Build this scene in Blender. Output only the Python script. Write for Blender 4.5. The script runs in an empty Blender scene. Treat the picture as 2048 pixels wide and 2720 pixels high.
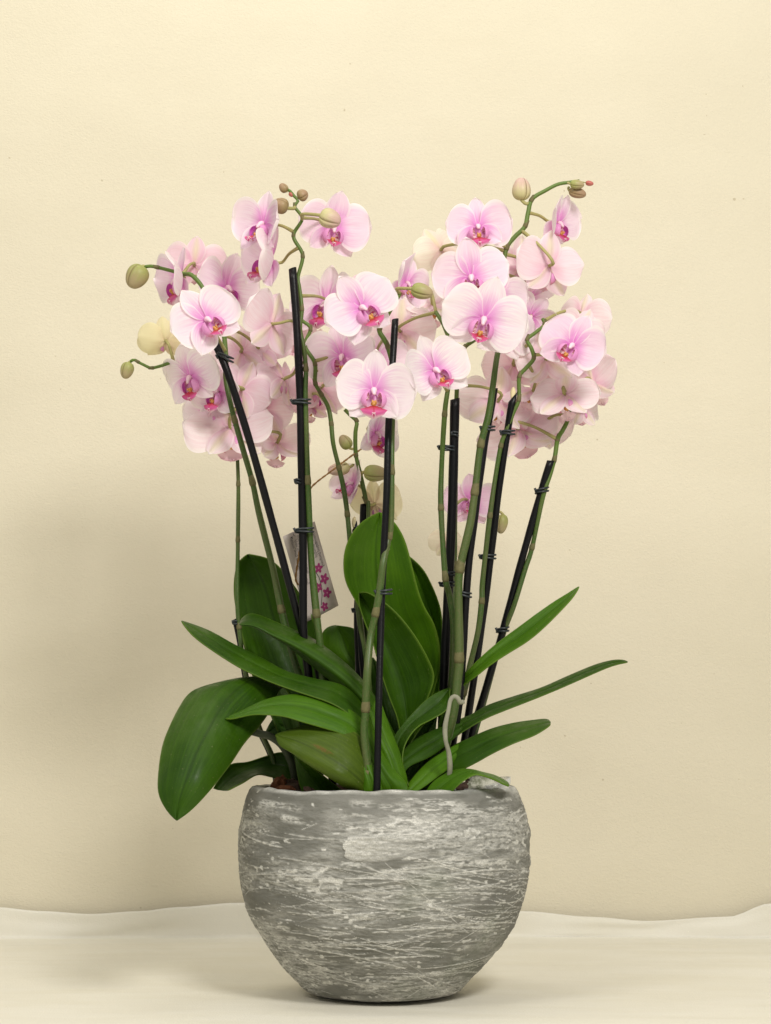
import bpy, math, random
import numpy as np
from mathutils import Vector, Matrix, noise as mnoise

scene = bpy.context.scene
COL = scene.collection
R = math.radians

# ------------------------------------------------------------------ camera
F_PX, CAM_D, CAM_H, PITCH = 5400.0, 2.4, 0.339, R(5.31)
cam_d = bpy.data.cameras.new('camera'); cam = bpy.data.objects.new('camera', cam_d); COL.objects.link(cam)
cam.location = (0, -CAM_D, CAM_H); cam.rotation_euler = (R(90) + PITCH, 0, 0)
cam_d.sensor_width = 36; cam_d.sensor_fit = 'VERTICAL'; cam_d.sensor_height = 36
cam_d.lens = F_PX / 2720 * 36; cam_d.clip_start = .05; cam_d.clip_end = 50
scene.camera = cam
# ------------------------------------------------------------------ light
world = bpy.data.worlds.new('World'); scene.world = world; world.use_nodes = True
bg = world.node_tree.nodes['Background']; bg.inputs[0].default_value = (1.0, .97, .88, 1); bg.inputs[1].default_value = .35
def area(name, loc, target, size, power, col):
    l = bpy.data.lights.new(name, 'AREA'); l.shape = 'RECTANGLE'; l.size, l.size_y = size; l.energy = power; l.color = col
    o = bpy.data.objects.new(name, l); COL.objects.link(o); o.location = loc
    o.rotation_euler = (Vector(target) - Vector(loc)).to_track_quat('-Z', 'Y').to_euler()
    return o
area('key_lamp', (.70, -1.95, 1.85), (-.05, .1, .55), (.60, .45), 44, (1, .965, .91))
area('left_lamp', (-1.35, -1.75, 2.05), (0, .1, .5), (.7, .5), 17, (1, .96, .88))
area('ceiling_lamp', (-.35, -.15, 2.5), (.0, .45, 1.0), (1.6, .7), 12, (1, .965, .84))
scene.view_settings.view_transform = 'Standard'; scene.view_settings.look = 'None'
scene.view_settings.exposure = 0; scene.view_settings.gamma = 1
scene.render.engine = 'CYCLES'

# ------------------------------------------------------------------ helpers
S, CP = math.sin(PITCH), math.cos(PITCH)
def P(x, y, Y):                       # photo pixel (2048 wide) and a distance -> the place in the world
    a = (x - 1024) / F_PX; b = (1360 - y) / F_PX
    t = (Y + CAM_D) / (CP - b * S)
    return Vector((a * t, Y, CAM_H + t * (S + b * CP)))
K = 2048 / 1666
def D(x, y, Y): return P(x * K, y * K, Y)
def px(w, Y): return w * (CAM_D + Y) / F_PX   # photo px to metres
WM = {}
def link(name, me, mats=None, parent=None, W=None):
    o = bpy.data.objects.new(name, me); COL.objects.link(o)
    W = W or Matrix.Identity(4)
    if mats and me is not None and len(me.materials) == 0:
        for m in (mats if isinstance(mats, (list, tuple)) else [mats]): me.materials.append(m)
    if parent: o.parent = parent; o.matrix_basis = WM[parent].inverted() @ W
    else: o.matrix_basis = W
    WM[o] = W
    return o
def tag(o, label, cat, group=None):
    o['label'] = label; o['category'] = cat
    if group: o['group'] = group
    return o
def thing(name, label, cat, loc, group=None):
    return tag(link(name, None, None, None, Matrix.Translation(loc)), label, cat, group)
def mesh(name, V, F, smooth=True, mi=None, attrs=None):
    me = bpy.data.meshes.new(name); me.from_pydata([tuple(v) for v in V], [], F)
    if smooth: me.polygons.foreach_set('use_smooth', [True] * len(me.polygons))
    if mi: me.polygons.foreach_set('material_index', mi)
    for k, a in (attrs or {}).items():
        at = me.attributes.new(k, 'FLOAT', 'POINT'); at.data.foreach_set('value', a)
    me.update(); return me
def grid_faces(nu, nv, off=0, wrap=False):
    F = []
    for i in range(nu - 1):
        for j in range(nv if wrap else nv - 1):
            k = (j + 1) % nv
            F.append((off + i*nv + j, off + i*nv + k, off + (i+1)*nv + k, off + (i+1)*nv + j))
    return F
def catmull(pts, n):
    pts = [Vector(p) for p in pts]
    if len(pts) < 3:
        return [pts[0].lerp(pts[-1], i/(n-1)) for i in range(n)]
    Q = [2*pts[0]-pts[1]] + pts + [2*pts[-1]-pts[-2]]
    dense = []
    for i in range(1, len(Q)-2):
        for k in range(12):
            t = k/12; a, b, c, d = Q[i-1], Q[i], Q[i+1], Q[i+2]
            dense.append(.5*((2*b)+(c-a)*t+(2*a-5*b+4*c-d)*t*t+(3*b-a-3*c+d)*t**3))
    dense.append(pts[-1])
    L = [0]
    for i in range(1, len(dense)): L.append(L[-1]+(dense[i]-dense[i-1]).length)
    out = []; j = 0
    for i in range(n):
        s = L[-1]*i/(n-1)
        while j < len(L)-2 and L[j+1] < s: j += 1
        d = L[j+1]-L[j]; out.append(dense[j].lerp(dense[j+1], (s-L[j])/d if d > 1e-9 else 0))
    return out
def tube(pts, rad, seg=10, V=None, F=None, flat=1.0):
    V = [] if V is None else V; F = [] if F is None else F; off = len(V)
    n = len(pts); nrm = None
    for i, p in enumerate(pts):
        t = (pts[min(i+1, n-1)] - pts[max(i-1, 0)]).normalized()
        if nrm is None: nrm = t.orthogonal().normalized()
        nrm = (nrm - t*nrm.dot(t)).normalized(); b = t.cross(nrm)
        r = rad(i/(n-1)) if callable(rad) else rad
        for k in range(seg):
            a = 2*math.pi*k/seg; V.append(p + (nrm*math.cos(a) + b*math.sin(a)*flat)*r)
    F += grid_faces(n, seg, off, True)
    F.append(tuple(off+k for k in reversed(range(seg)))); F.append(tuple(off+(n-1)*seg+k for k in range(seg)))
    return V, F
def ellipsoid(c, r, V, F, nu=8, nv=12, f=None):
    off = len(V)
    for i in range(nu):
        th = math.pi*(i+.001)/(nu-1+.002)
        for j in range(nv):
            ph = 2*math.pi*j/nv
            d = Vector((math.sin(th)*math.cos(ph), math.sin(th)*math.sin(ph), math.cos(th)))
            if f: d *= f(d)
            V.append(Vector(c)+Vector((d.x*r[0], d.y*r[1], d.z*r[2])))
    F += grid_faces(nu, nv, off, True)

# ------------------------------------------------------------------ materials
class NT:
    def __init__(s, name):
        s.m = bpy.data.materials.new(name); s.m.use_nodes = True; s.t = s.m.node_tree; s.n = s.t.nodes
        s.b = s.n['Principled BSDF']; s.out = s.n['Material Output']
    def add(s, typ, **kw):
        n = s.n.new(typ)
        for k, v in kw.items(): setattr(n, k, v)
        return n
    def set(s, node, i, v):
        if isinstance(v, bpy.types.NodeSocket): s.t.links.new(v, node.inputs[i])
        else: node.inputs[i].default_value = v
    def attr(s, name, typ='GEOMETRY'):
        n = s.add('ShaderNodeAttribute', attribute_name=name, attribute_type=typ); return n.outputs['Fac']
    def math(s, op, a, b=0.0, c=None, clamp=False):
        n = s.add('ShaderNodeMath', operation=op, use_clamp=clamp); s.set(n, 0, a); s.set(n, 1, b)
        if c is not None: s.set(n, 2, c)
        return n.outputs[0]
    def ramp(s, v, lo, hi, a=0.0, b=1.0):
        n = s.add('ShaderNodeMapRange', interpolation_type='SMOOTHSTEP'); s.set(n, 0, v); s.set(n, 1, lo); s.set(n, 2, hi); s.set(n, 3, a); s.set(n, 4, b)
        return n.outputs[0]
    def mix(s, f, a, b, mode='MIX'):
        n = s.add('ShaderNodeMix', data_type='RGBA', blend_type=mode); s.set(n, 0, f)
        for i, v in ((6, a), (7, b)): s.set(n, i, v if isinstance(v, bpy.types.NodeSocket) else (*v, 1))
        return n.outputs[2]
    def coord(s): return s.add('ShaderNodeTexCoord').outputs['Object']
    def comb(s, x, y, z=0.0):
        n = s.add('ShaderNodeCombineXYZ'); s.set(n, 0, x); s.set(n, 1, y); s.set(n, 2, z); return n.outputs[0]
    def scale(s, v, sc):
        n = s.add('ShaderNodeMapping'); s.set(n, 0, v); n.inputs[3].default_value = sc; return n.outputs[0]
    def noise(s, v, sc, det=3, rough=.5, dist=0.0):
        n = s.add('ShaderNodeTexNoise'); s.set(n, 'Vector', v); s.set(n, 'Scale', sc); s.set(n, 'Detail', det); s.set(n, 'Roughness', rough); s.set(n, 'Distortion', dist)
        return n.outputs[0]
    def bump(s, h, strength, dist):
        n = s.add('ShaderNodeBump'); s.set(n, 'Height', h); s.set(n, 'Strength', strength); s.set(n, 'Distance', dist)
        s.t.links.new(n.outputs[0], s.b.inputs['Normal']); return n.outputs[0]
    def col(s, v, rough=.5, spec=None):
        if isinstance(v, bpy.types.NodeSocket): s.t.links.new(v, s.b.inputs['Base Color'])
        else: s.b.inputs['Base Color'].default_value = (*v, 1)
        s.b.inputs['Roughness'].default_value = rough
        if spec is not None: s.b.inputs['Specular IOR Level'].default_value = spec
    def translucent(s, col, fac):
        t = s.add('ShaderNodeBsdfTranslucent'); mx = s.add('ShaderNodeMixShader')
        if isinstance(col, bpy.types.NodeSocket): s.t.links.new(col, t.inputs[0])
        else: t.inputs[0].default_value = (*col, 1)
        mx.inputs[0].default_value = fac
        s.t.links.new(s.b.outputs[0], mx.inputs[1]); s.t.links.new(t.outputs[0], mx.inputs[2]); s.t.links.new(mx.outputs[0], s.out.inputs[0])

def petal_material(name, sepal):
    t = NT(name); u, v, tint = t.attr('pu'), t.attr('pv'), t.attr('tint', 'OBJECT')
    vein = t.noise(t.comb(t.math('MULTIPLY', v, 9.0), t.math('MULTIPLY', u, 1.1), tint), 1.6, 3, .55)
    vn = t.ramp(vein, .38, .64)
    blot = t.noise(t.comb(v, u, tint), 2.2, 2)
    edge = t.math('ABSOLUTE', v)
    cream = t.math('MAXIMUM', t.math('MULTIPLY', tint, -1.0), 0.0); tint = t.math('MAXIMUM', tint, 0.0)
    body = t.mix(tint, (.955, .90, .92), (.89, .65, .84))
    body = t.mix(t.math('MULTIPLY', t.ramp(blot, .4, .7), .3), body, (.89, .73, .88))
    heart = t.math('SUBTRACT', 1.0, t.ramp(t.math('ADD', u, t.math('MULTIPLY', edge, .16)), .03, .52 if not sepal else .75))
    c = t.mix(t.math('MULTIPLY', heart, .95), body, (.80, .20, .70))
    c = t.mix(t.math('MULTIPLY', t.math('MULTIPLY', vn, t.math('SUBTRACT', 1.0, t.ramp(u, .3, .95))), .38 if not sepal else .5), c, (.76, .38, .66))
    rim = t.math('MAXIMUM', t.ramp(edge, .72, 1.0), t.ramp(u, .86, 1.0))
    c = t.mix(t.math('MULTIPLY', rim, .75), c, (.96, .935, .91))
    back = t.mix(tint, (.955, .895, .895), (.91, .69, .81))
    back = t.mix(t.math('MULTIPLY', vn, .30), back, (.84, .56, .64))
    if sepal:
        ridge = t.math('SUBTRACT', 1.0, t.ramp(edge, .0, .55))
        back = t.mix(t.math('MULTIPLY', ridge, t.math('SUBTRACT', .8, t.math('MULTIPLY', u, .4))), back, (.80, .78, .46))
        back = t.mix(t.math('MULTIPLY', t.ramp(edge, .55, .95), .45), back, (.90, .60, .73))
    back = t.mix(t.math('MULTIPLY', t.math('SUBTRACT', 1.0, t.ramp(u, .02, .6)), .55), back, (.86, .50, .64))
    back = t.mix(t.math('MULTIPLY', rim, .6), back, (.96, .92, .89))
    back = t.mix(cream, back, (.80, .74, .42)); c = t.mix(t.math('MULTIPLY', cream, .5), c, (.90, .84, .66))
    geo = t.add('ShaderNodeNewGeometry').outputs['Backfacing']
    c = t.mix(geo, c, back)
    t.col(c, .55, .25); t.bump(vein, .22, .0012)
    t.b.inputs['Sheen Weight'].default_value = .12
    t.translucent(c, .40); return t.m
M_PETAL = petal_material('petal_pink', False); M_SEPAL = petal_material('sepal_pink', True)

def lobe_material():
    t = NT('lip_side_lobe'); u, v = t.attr('pu'), t.attr('pv')
    lob = t.mix(t.ramp(u, .0, .45, 1.0, 0.0), (.66, .13, .56), (.55, .05, .07))
    c = t.mix(.45, lob, (.86, .55, .66))
    st = t.noise(t.comb(t.math('MULTIPLY', u, 16.0), t.math('MULTIPLY', v, 1.0)), 2.0, 1)
    inner = t.mix(t.ramp(st, .46, .56), (.90, .72, .66), (.50, .06, .16))
    inner = t.mix(t.ramp(v, .22, .44), inner, lob)
    geo = t.add('ShaderNodeNewGeometry').outputs['Backfacing']
    c = t.mix(geo, c, inner)
    c = t.mix(t.math('MULTIPLY', t.ramp(t.math('ABSOLUTE', t.math('SUBTRACT', u, .5)), .44, .5), .7), c, (.82, .6, .7))
    t.col(c, .42, .4); t.translucent(c, .2); return t.m
M_LOBE = lobe_material()
def mid_material():
    t = NT('lip_mid_lobe'); u, v = t.attr('pu'), t.attr('pv')
    c = t.mix(t.ramp(u, .0, .55), (.45, .03, .035), (.58, .09, .28))
    c = t.mix(t.math('MULTIPLY', t.ramp(t.math('ABSOLUTE', v), .0, .12, 1.0, 0.0), .8), c, (.42, .02, .05))
    c = t.mix(t.ramp(t.math('ADD', u, t.math('MULTIPLY', t.math('ABSOLUTE', v), .25)), .72, 1.1), c, (.86, .62, .70))
    geo = t.add('ShaderNodeNewGeometry').outputs['Backfacing']
    c = t.mix(geo, c, (.90, .66, .70))
    t.col(c, .45, .35); t.translucent(c, .15); return t.m
M_MID = mid_material()
def simple(name, col, rough=.5, spec=.4, var=.0, sc=60):
    t = NT(name)
    if var:
        n = t.noise(t.coord(), sc, 4, .6)
        c = t.mix(n, tuple(x*(1-var) for x in col), tuple(min(1, x*(1+var)) for x in col)); t.col(c, rough, spec); t.bump(n, .25, .001)
    else: t.col(col, rough, spec)
    return t.m
M_CALLUS = simple('lip_callus', (.72, .33, .09), .45, .4, .55, 500)
M_TENDRIL = simple('lip_tendril', (.80, .58, .64), .5)
M_COLUMN = simple('flower_column', (.84, .58, .66), .45, .4, .06, 200)
def stem_material():
    t = NT('orchid_stem'); u = t.attr('pu'); g = t.coord()
    n = t.noise(t.scale(g, (1, 1, .25)), 40, 4, .6); f = t.noise(g, 500, 3, .6)
    c = t.mix(t.ramp(n, .35, .65), (.040, .090, .012), (.075, .105, .028))
    c = t.mix(t.math('MULTIPLY', t.ramp(f, .5, .62), .30), c, (.16, .12, .06))
    c = t.mix(t.ramp(u, .55, .95), c, (.10, .165, .025))
    t.col(c, .42, .4); t.bump(f, .2, .0006); return t.m
M_STEM = stem_material()
M_STALK = simple('flower_stalk', (.36, .33, .13), .5, .3, .25, 90)
M_NODE = simple('stem_bract', (.135, .125, .055), .65, .2, .35, 250)
M_STAKE = simple('stake_black', (.004, .004, .005), .36, .24, .3, 300)
M_CUT = simple('stake_cut_wood', (.70, .60, .36), .7, .2, .15, 400)
M_CLIP = simple('clip_dark', (.022, .028, .032), .35, .4)
M_ROOT = simple('aerial_root', (.27, .27, .20), .75, .15, .3, 120)
M_TWINE = simple('twine', (.30, .17, .07), .85, .1, .4, 700)
def leaf_material(name, hue, scar=False):
    t = NT(name); v, u = t.attr('pv'), t.attr('pu'); e = t.math('ABSOLUTE', v); g = t.coord()
    n = t.noise(t.comb(t.math('MULTIPLY', v, 7.0), t.math('MULTIPLY', u, 1.4)), 2.0, 4, .6)
    b = t.noise(g, 14, 4, .55); sp = t.noise(g, 330, 2, .5)
    A, B = hue
    c = t.mix(t.ramp(b, .32, .68), A, B)
    c = t.mix(t.math('MULTIPLY', t.ramp(n, .42, .66), .40), c, tuple(x*1.35 for x in B))
    c = t.mix(t.math('MULTIPLY', t.ramp(e, .0, .05, 1.0, 0.0), .55), c, tuple(x*.55 for x in A))
    c = t.mix(t.math('MULTIPLY', t.ramp(e, .93, 1.0), .5), c, (.13, .21, .02))
    c = t.mix(t.math('MULTIPLY', t.ramp(sp, .70, .76), .35), c, (.25, .24, .12))
    if scar:
        dx = t.math('MULTIPLY', t.math('SUBTRACT', u, .60), 7.0); dy = t.math('MULTIPLY', t.math('ADD', v, .12), 9.0)
        dd = t.math('ADD', t.math('MULTIPLY', dx, dx), t.math('MULTIPLY', dy, dy))
        c = t.mix(t.math('MULTIPLY', t.ramp(t.math('ADD', dd, t.math('MULTIPLY', t.noise(g, 300, 4, .8), 2.2)), .9, 1.7, 1.0, 0.0), .7), c, (.16, .075, .02))
    t.col(c, .40, .20); t.bump(t.math('ADD', t.math('MULTIPLY', n, .6), t.math('MULTIPLY', sp, .15)), .35, .002)
    t.set(t.b, 'Roughness', t.ramp(t.noise(g, 45, 4, .7), .35, .65, .34, .62))
    tc = t.mix(.5, c, (.16, .34, .02)); t.translucent(tc, .10)
    return t.m
M_LEAF = leaf_material('orchid_leaf_green', ((.018, .056, .002), (.034, .088, .003)))
M_LEAF_OLIVE = leaf_material('orchid_leaf_olive', ((.048, .085, .005), (.064, .104, .007)), True)
M_LEAF_LIGHT = leaf_material('orchid_leaf_fresh', ((.038, .110, .002), (.064, .155, .004)))
def bud_material(name, base, tip):
    t = NT(name); u, v = t.attr('pu'), t.attr('pv')
    n = t.noise(t.comb(t.math('MULTIPLY', v, 6.0), u), 2.5, 3)
    c = t.mix(t.ramp(t.math('ADD', u, t.math('MULTIPLY', n, .5)), .45, 1.05), base, tip)
    c = t.mix(t.math('MULTIPLY', t.ramp(n, .5, .7), .3), c, (.40, .26, .17))
    c = t.mix(t.ramp(v, .0, .20, .75, 0.0), c, (.20, .13, .05))
    t.col(c, .45, .35); t.translucent(c, .12); return t.m
M_BUD_G = bud_material('bud_green', (.34, .36, .11), (.44, .36, .20))
M_BUD_C = bud_material('bud_cream', (.60, .56, .28), (.66, .46, .40))
M_BUD_B = bud_material('bud_brown', (.34, .25, .12), (.40, .26, .16))
M_BUD_R = bud_material('bud_red', (.48, .12, .10), (.55, .16, .14))

# ------------------------------------------------------------------ the setting: wall and cloth
WALL_Y = .62
def wall():
    nx, nz = 260, 200; V = []
    for i in range(nz):
        for j in range(nx):
            x = -2.2 + 4.4*j/(nx-1); z = -.02 + 3.2*i/(nz-1)
            V.append((x, WALL_Y + .005*mnoise.noise(Vector((x*2.2, z*2.6, 3))) + .0035*mnoise.noise(Vector((x*3.2+z*2, z*6.5, 8))) + .0012*mnoise.noise(Vector((x*9, z*14, 5))), z))
    t = NT('painted_wall'); g = t.coord()
    w1 = t.noise(t.scale(g, (1, 1, 1.5)), 230, 3, .6, .4); w2 = t.noise(g, 70, 2); w3 = t.noise(g, 2.2, 4, .6); w4 = t.noise(t.scale(g, (.8, 1, 2.2)), 9, 3)
    c = t.mix(t.ramp(w3, .3, .7), (.700, .645, .505), (.730, .675, .535))
    c = t.mix(t.math('MULTIPLY', t.ramp(w4, .55, .8), .25), c, (.68, .620, .480))
    spk = t.noise(g, 120, 1, .2)
    c = t.mix(t.math('MULTIPLY', t.ramp(spk, .845, .86), .45), c, (.35, .28, .16))
    t.col(c, .75, .25)
    h = t.math('ADD', t.math('ADD', w1, t.math('MULTIPLY', w2, .4)), t.math('MULTIPLY', w4, 1.2))
    t.bump(h, .42, .0015)
    o = link('wall', mesh('wall', V, [tuple(reversed(f)) for f in grid_faces(nz, nx)]), t.m); o['kind'] = 'structure'
wall()
def cloth_z(x):                        # height of the cloth's loose edge up the wall
    pts = [(-.75, .035), (-.60, .022), (-.57, .040), (-.50, .034), (-.43, .030), (-.36, .034), (-.30, .040), (-.22, .046), (0, .05), (.2, .034), (.3, .026), (.38, .020), (.5, .026), (.56, .045), (.62, .060), (.8, .05)]
    if x <= pts[0][0]: return pts[0][1]
    for a, b in zip(pts, pts[1:]):
        if x <= b[0]:
            s = (x-a[0])/(b[0]-a[0]); s = s*s*(3-2*s); return a[1]*(1-s)+b[1]*s
    return pts[-1][1]
def floor():
    V = []; xs = np.linspace(-2.2, 2.2, 300); rows = []
    ys = list(np.linspace(-3.4, .50, 190))
    for y in ys: rows.append(('f', y))
    for k in range(1, 9): rows.append(('b', k/8))
    for k in range(1, 13): rows.append(('u', k/12))
    for kind, s in rows:
        for x in xs:
            h = cloth_z(x)
            if kind == 'f':
                z = .0035*mnoise.noise(Vector((x*1.4, s*5.0, 1))) + .0016*mnoise.noise(Vector((x*6, s*11, 4))) + .0032*(1-abs(mnoise.noise(Vector((x*1.1+s*.6, s*6, 12)))*2))**4
                z = (z - .0022) * min(1, abs(math.hypot(x, s)-.09)/.12 if math.hypot(x, s) > .09 else 0) - .0006
                V.append((x, s, z))
            else:
                z0 = .0035*mnoise.noise(Vector((x*1.4, 2.5, 1))) - .0028 + .0016*mnoise.noise(Vector((x*6, 5.5, 4)))
                gap = .0045 + .0035*mnoise.noise(Vector((x*5, 0, 7)))
                if kind == 'b':
                    V.append((x, .50 + (.105-gap)*s, z0 - .002*math.sin(s*math.pi)))
                else:
                    V.append((x, .605-gap + gap*.75*s + .003*mnoise.noise(Vector((x*9, s*2, 9))), z0 + (h - z0)*s))
    t = NT('floor_cloth'); g = t.coord()
    w1 = t.noise(g, 420, 3, .6); w2 = t.noise(t.scale(g, (1, 3, 1)), 7, 4); sp = t.noise(g, 700, 1, .3)
    c = t.mix(t.ramp(w2, .3, .7), (.75, .72, .62), (.775, .75, .665))
    c = t.mix(t.ramp(sp, .77, .80), c, (.95, .93, .82))
    t.col(c, .6, .35); t.bump(t.math('ADD', t.math('MULTIPLY', w1, .5), t.math('MULTIPLY', w2, 2.5)), .6, .0014)
    o = link('floor', mesh('floor', V, grid_faces(len(rows), len(xs))), t.m); o['kind'] = 'structure'
    so = o.modifiers.new('thick', 'SOLIDIFY'); so.thickness = .001; so.offset = -1
floor()

# ------------------------------------------------------------------ the pot
PX0 = P(1018, 2000, 0).x
prof_px = [(1705, 289), (1722, 296), (1745, 303), (1775, 308), (1800, 311), (1850, 313), (1900, 309), (1950, 298), (2000, 277), (2050, 246), (2085, 219), (2115, 192), (2137, 168)]
PROF = [(D(828 + w, y, 0).x - D(828, y, 0).x, D(828, y, 0).z) for y, w in prof_px]
RIM_Z = PROF[0][1]
def vnoise(A, Z, fa, fz, seed):        # tileable value noise over angle (0..1) and height (0..1)
    rs = np.random.RandomState(seed); na, nz = max(2, int(fa)), max(2, int(fz))
    T = rs.rand(na, nz + 2)
    a = (A * na) % na; z = np.clip(Z, 0, 1) * nz; ia = a.astype(int) % na; iz = np.minimum(z.astype(int), nz)
    fa_, fz_ = a - np.floor(a), z - iz; fa_ = fa_*fa_*(3-2*fa_); fz_ = fz_*fz_*(3-2*fz_)
    j = (ia+1) % na; k = np.minimum(iz+1, nz+1)
    return (T[ia, iz]*(1-fa_)+T[j, iz]*fa_)*(1-fz_) + (T[ia, k]*(1-fa_)+T[j, k]*fa_)*fz_
def pot():
    NA, NZ = 1300, 360
    prof = catmull([Vector((r, 0, z)) for r, z in PROF] + [Vector((PROF[-1][0]-.022, 0, .0012)), Vector((PROF[-1][0]-.034, 0, .0))], NZ)
    rr = np.array([p.x for p in prof]); zz = np.array([p.z for p in prof])
    ai = np.arange(NA)/NA; A, Zi = np.meshgrid(ai, np.linspace(0, 1, NZ))
    # whitewash field
    warp = .010*(vnoise(A, Zi, 9, 7, 1)-.5); Zw = Zi + warp*3; Aw = A + .01*(vnoise(A, Zi, 20, 30, 2)-.5)
    f1 = vnoise(Aw, Zw, 40, 110, 3)*.3 + vnoise(Aw, Zw, 95, 190, 4)*.35 + vnoise(Aw, Zw, 260, 330, 5)*.35
    big = vnoise(A, Zi, 12, 7, 6)*.6 + vnoise(A, Zi, 26, 15, 7)*.4
    wash = np.clip((big-.36)/.4, 0, 1)*.62*np.clip((f1-.30)/.34, 0, 1)
    patch = vnoise(Aw, Zw, 70, 60, 8)*.5+vnoise(Aw, Zw, 180, 150, 9)*.5
    wash = np.maximum(wash, np.clip((patch + (big-.5)*.4 - .73)/.06, 0, 1)*.8)
    rough = vnoise(Aw, Zw, 90, 80, 10)*.5 + vnoise(Aw, Zw, 240, 200, 11)*.3 + vnoise(Aw, Zw, 400, 340, 12)*.2
    disp = (rough-.5)*.0014 + (f1-.5)*.0010 + np.clip(vnoise(Aw, Zw, 34, 22, 61)-.62, 0, 1)*.0035*(A > -1)
    ridge = np.zeros_like(A)
    rs = random.Random(5); Llen = .33
    for i in range(560):
        a0 = rs.random(); z0 = rs.random()**.9*.9+.08
        if rs.random() < .55:            # strokes come in parallel families
            fam = rs.choice(((.78, .30), (.70, .42), (.84, .50), (.74, .56), (.66, .62), (.80, .72), (.72, .80), (.9, .38), (.1, .4), (.4, .5)))
            a0 = fam[0] + rs.gauss(0, .05); z0 = fam[1] + rs.gauss(0, .035)
        ln = rs.uniform(.03, .16) if rs.random() < .6 else rs.uniform(.01, .03)
        sl = rs.gauss(.0, .10 if rs.random() < .8 else .30) + (.06 if z0 < .55 else -.02); cv = rs.gauss(0, .6); w = rs.uniform(.0013, .0026)*(1.0 if rs.random() < .72 else 1.9); amp = rs.uniform(.3, 1.0)**.7
        ia0 = int(a0*NA); n = int(ln*NA)
        for k in range(n):
            s = k/max(1, n-1); zc = z0 + sl*(s-.5)*ln*3 + cv*((s-.5)**2)*ln
            ww = w*(1-(2*s-1)**4)*(.8+.3*math.sin(k*.4)); c0 = int((zc-3*w)*NZ); c1 = int((zc+3*w)*NZ)+2
            if c0 < 0 or c1 >= NZ or ww <= 0: continue
            ia = (ia0+k) % NA
            d = (np.arange(c0, c1)/NZ - zc)/max(ww, 1e-4)
            g = np.exp(-d*d)*amp; ridge[c0:c1, ia] = np.maximum(ridge[c0:c1, ia], g)
    smear = np.zeros_like(A)
    for i in range(300):
        a0 = rs.random(); z0 = rs.random()*.9+.04; ln = rs.uniform(.02, .09); w = rs.uniform(.005, .016); sl = rs.gauss(0, .25); amp = rs.uniform(.25, .8)
        if rs.random() < .35: a0 = rs.gauss(.80, .05); z0 = abs(rs.gauss(.16, .1))
        n = int(ln*NA)
        for k in range(n):
            q = k/max(1, n-1); zc = z0 + sl*(q-.5)*ln; c0 = int((zc-2.2*w)*NZ); c1 = int((zc+2.2*w)*NZ)+2
            if c0 < 0 or c1 >= NZ: continue
            ia = (int(a0*NA)+k) % NA; d = (np.arange(c0, c1)/NZ-zc)/w
            smear[c0:c1, ia] = np.maximum(smear[c0:c1, ia], amp*np.exp(-d**4)*min(1, 6*q, 2.5*(1-q)))
    wash = np.maximum(wash, smear*np.clip((vnoise(Aw, Zw, 110, 170, 51)*.5+vnoise(Aw, Zw, 300, 300, 52)*.5-.30)/.3, 0, 1))
    ridge *= np.clip(.5+1.2*vnoise(A, Zi, 300, 180, 15), 0, 1)
    wash = np.maximum(wash, ridge*1.05)
    # raised plaster slab near the front and its smear
    ang = lambda a: (a-.75+.5) % 1-.5
    slab = ((ang(A) > -.043+.010*np.abs((Zi-.20)/.045)**6+.004*vnoise(A, Zi, 90, 90, 62)) & (ang(A) < .09)).astype(float)*np.clip(1-np.abs((Zi-.20+.18*ang(A)*(ang(A) > 0))/(.045*(.85+.4*vnoise(A, Zi*0, 60, 2, 63))))**8, 0, 1)
    slab *= np.clip(1-(ang(A)+.043)/.09, 0, 1)
    wash = np.clip(np.maximum(wash, slab*(.15+.55*rough+.75*f1)), 0, 1)
    disp += slab*.0016*(.4+.9*rough) + ridge*.0008
    low = (vnoise(A, Zi, 9, 5, 20)-.5)*.004 + (vnoise(A, Zi, 22, 12, 21)-.5)*.0016
    rad = rr[:, None] + (low + disp)*np.clip(Zi*30, .0, 1)*np.clip((1-Zi)*20, 0, 1) + (low*.5)
    rimw = (vnoise(A, A*0, 11, 2, 31)-.5)*.004+(vnoise(A, A*0, 34, 2, 32)-.5)*.0022
    Zv = zz[:, None] + rimw*np.clip(1-Zi*12, 0, 1)
    Zv = np.maximum(Zv, .0)
    th = 2*math.pi*A
    outer = np.stack([rad*np.cos(th), rad*np.sin(th), Zv], -1).reshape(-1, 3)
    # rim roll and inner wall
    rings = []; at = []
    r0 = rad[0]; z0 = Zv[0]; tt = th[0]
    for dr, dz in ((-.003, .0035), (-.008, .0048), (-.013, .0036), (-.016, .0), (-.0165, -.05), (-.03, -.15), (-.06, -.2)):
        rn = (vnoise(ai, ai*0, 60, 2, 40)-.5)*.0016
        rings.append(np.stack([(r0+dr)*np.cos(tt), (r0+dr)*np.sin(tt), z0+dz+rn], -1))
        at.append(np.clip(.25+.9*vnoise(ai, ai*0, 120, 2, 41+len(at)), 0, 1)*(.8 if dz > 0 else .1))
    rings = rings[::-1]; at = at[::-1]
    V = np.concatenate([np.concatenate(rings), outer]); wv = np.concatenate([np.concatenate(at), wash.reshape(-1)])
    V[:, 0] += 0
    nr = len(rings)+NZ
    i, j = np.meshgrid(np.arange(nr-1), np.arange(NA), indexing='ij'); k = (j+1) % NA
    F = np.stack([i*NA+j, (i+1)*NA+j, (i+1)*NA+k, i*NA+k], -1).reshape(-1, 4)
    me = bpy.data.meshes.new('pot')
    me.vertices.add(len(V)); me.vertices.foreach_set('co', V.astype(np.float32).ravel())
    me.loops.add(F.size); me.loops.foreach_set('vertex_index', F.astype(np.int32).ravel())
    me.polygons.add(len(F)); me.polygons.foreach_set('loop_start', np.arange(0, F.size, 4, dtype=np.int32))
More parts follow.
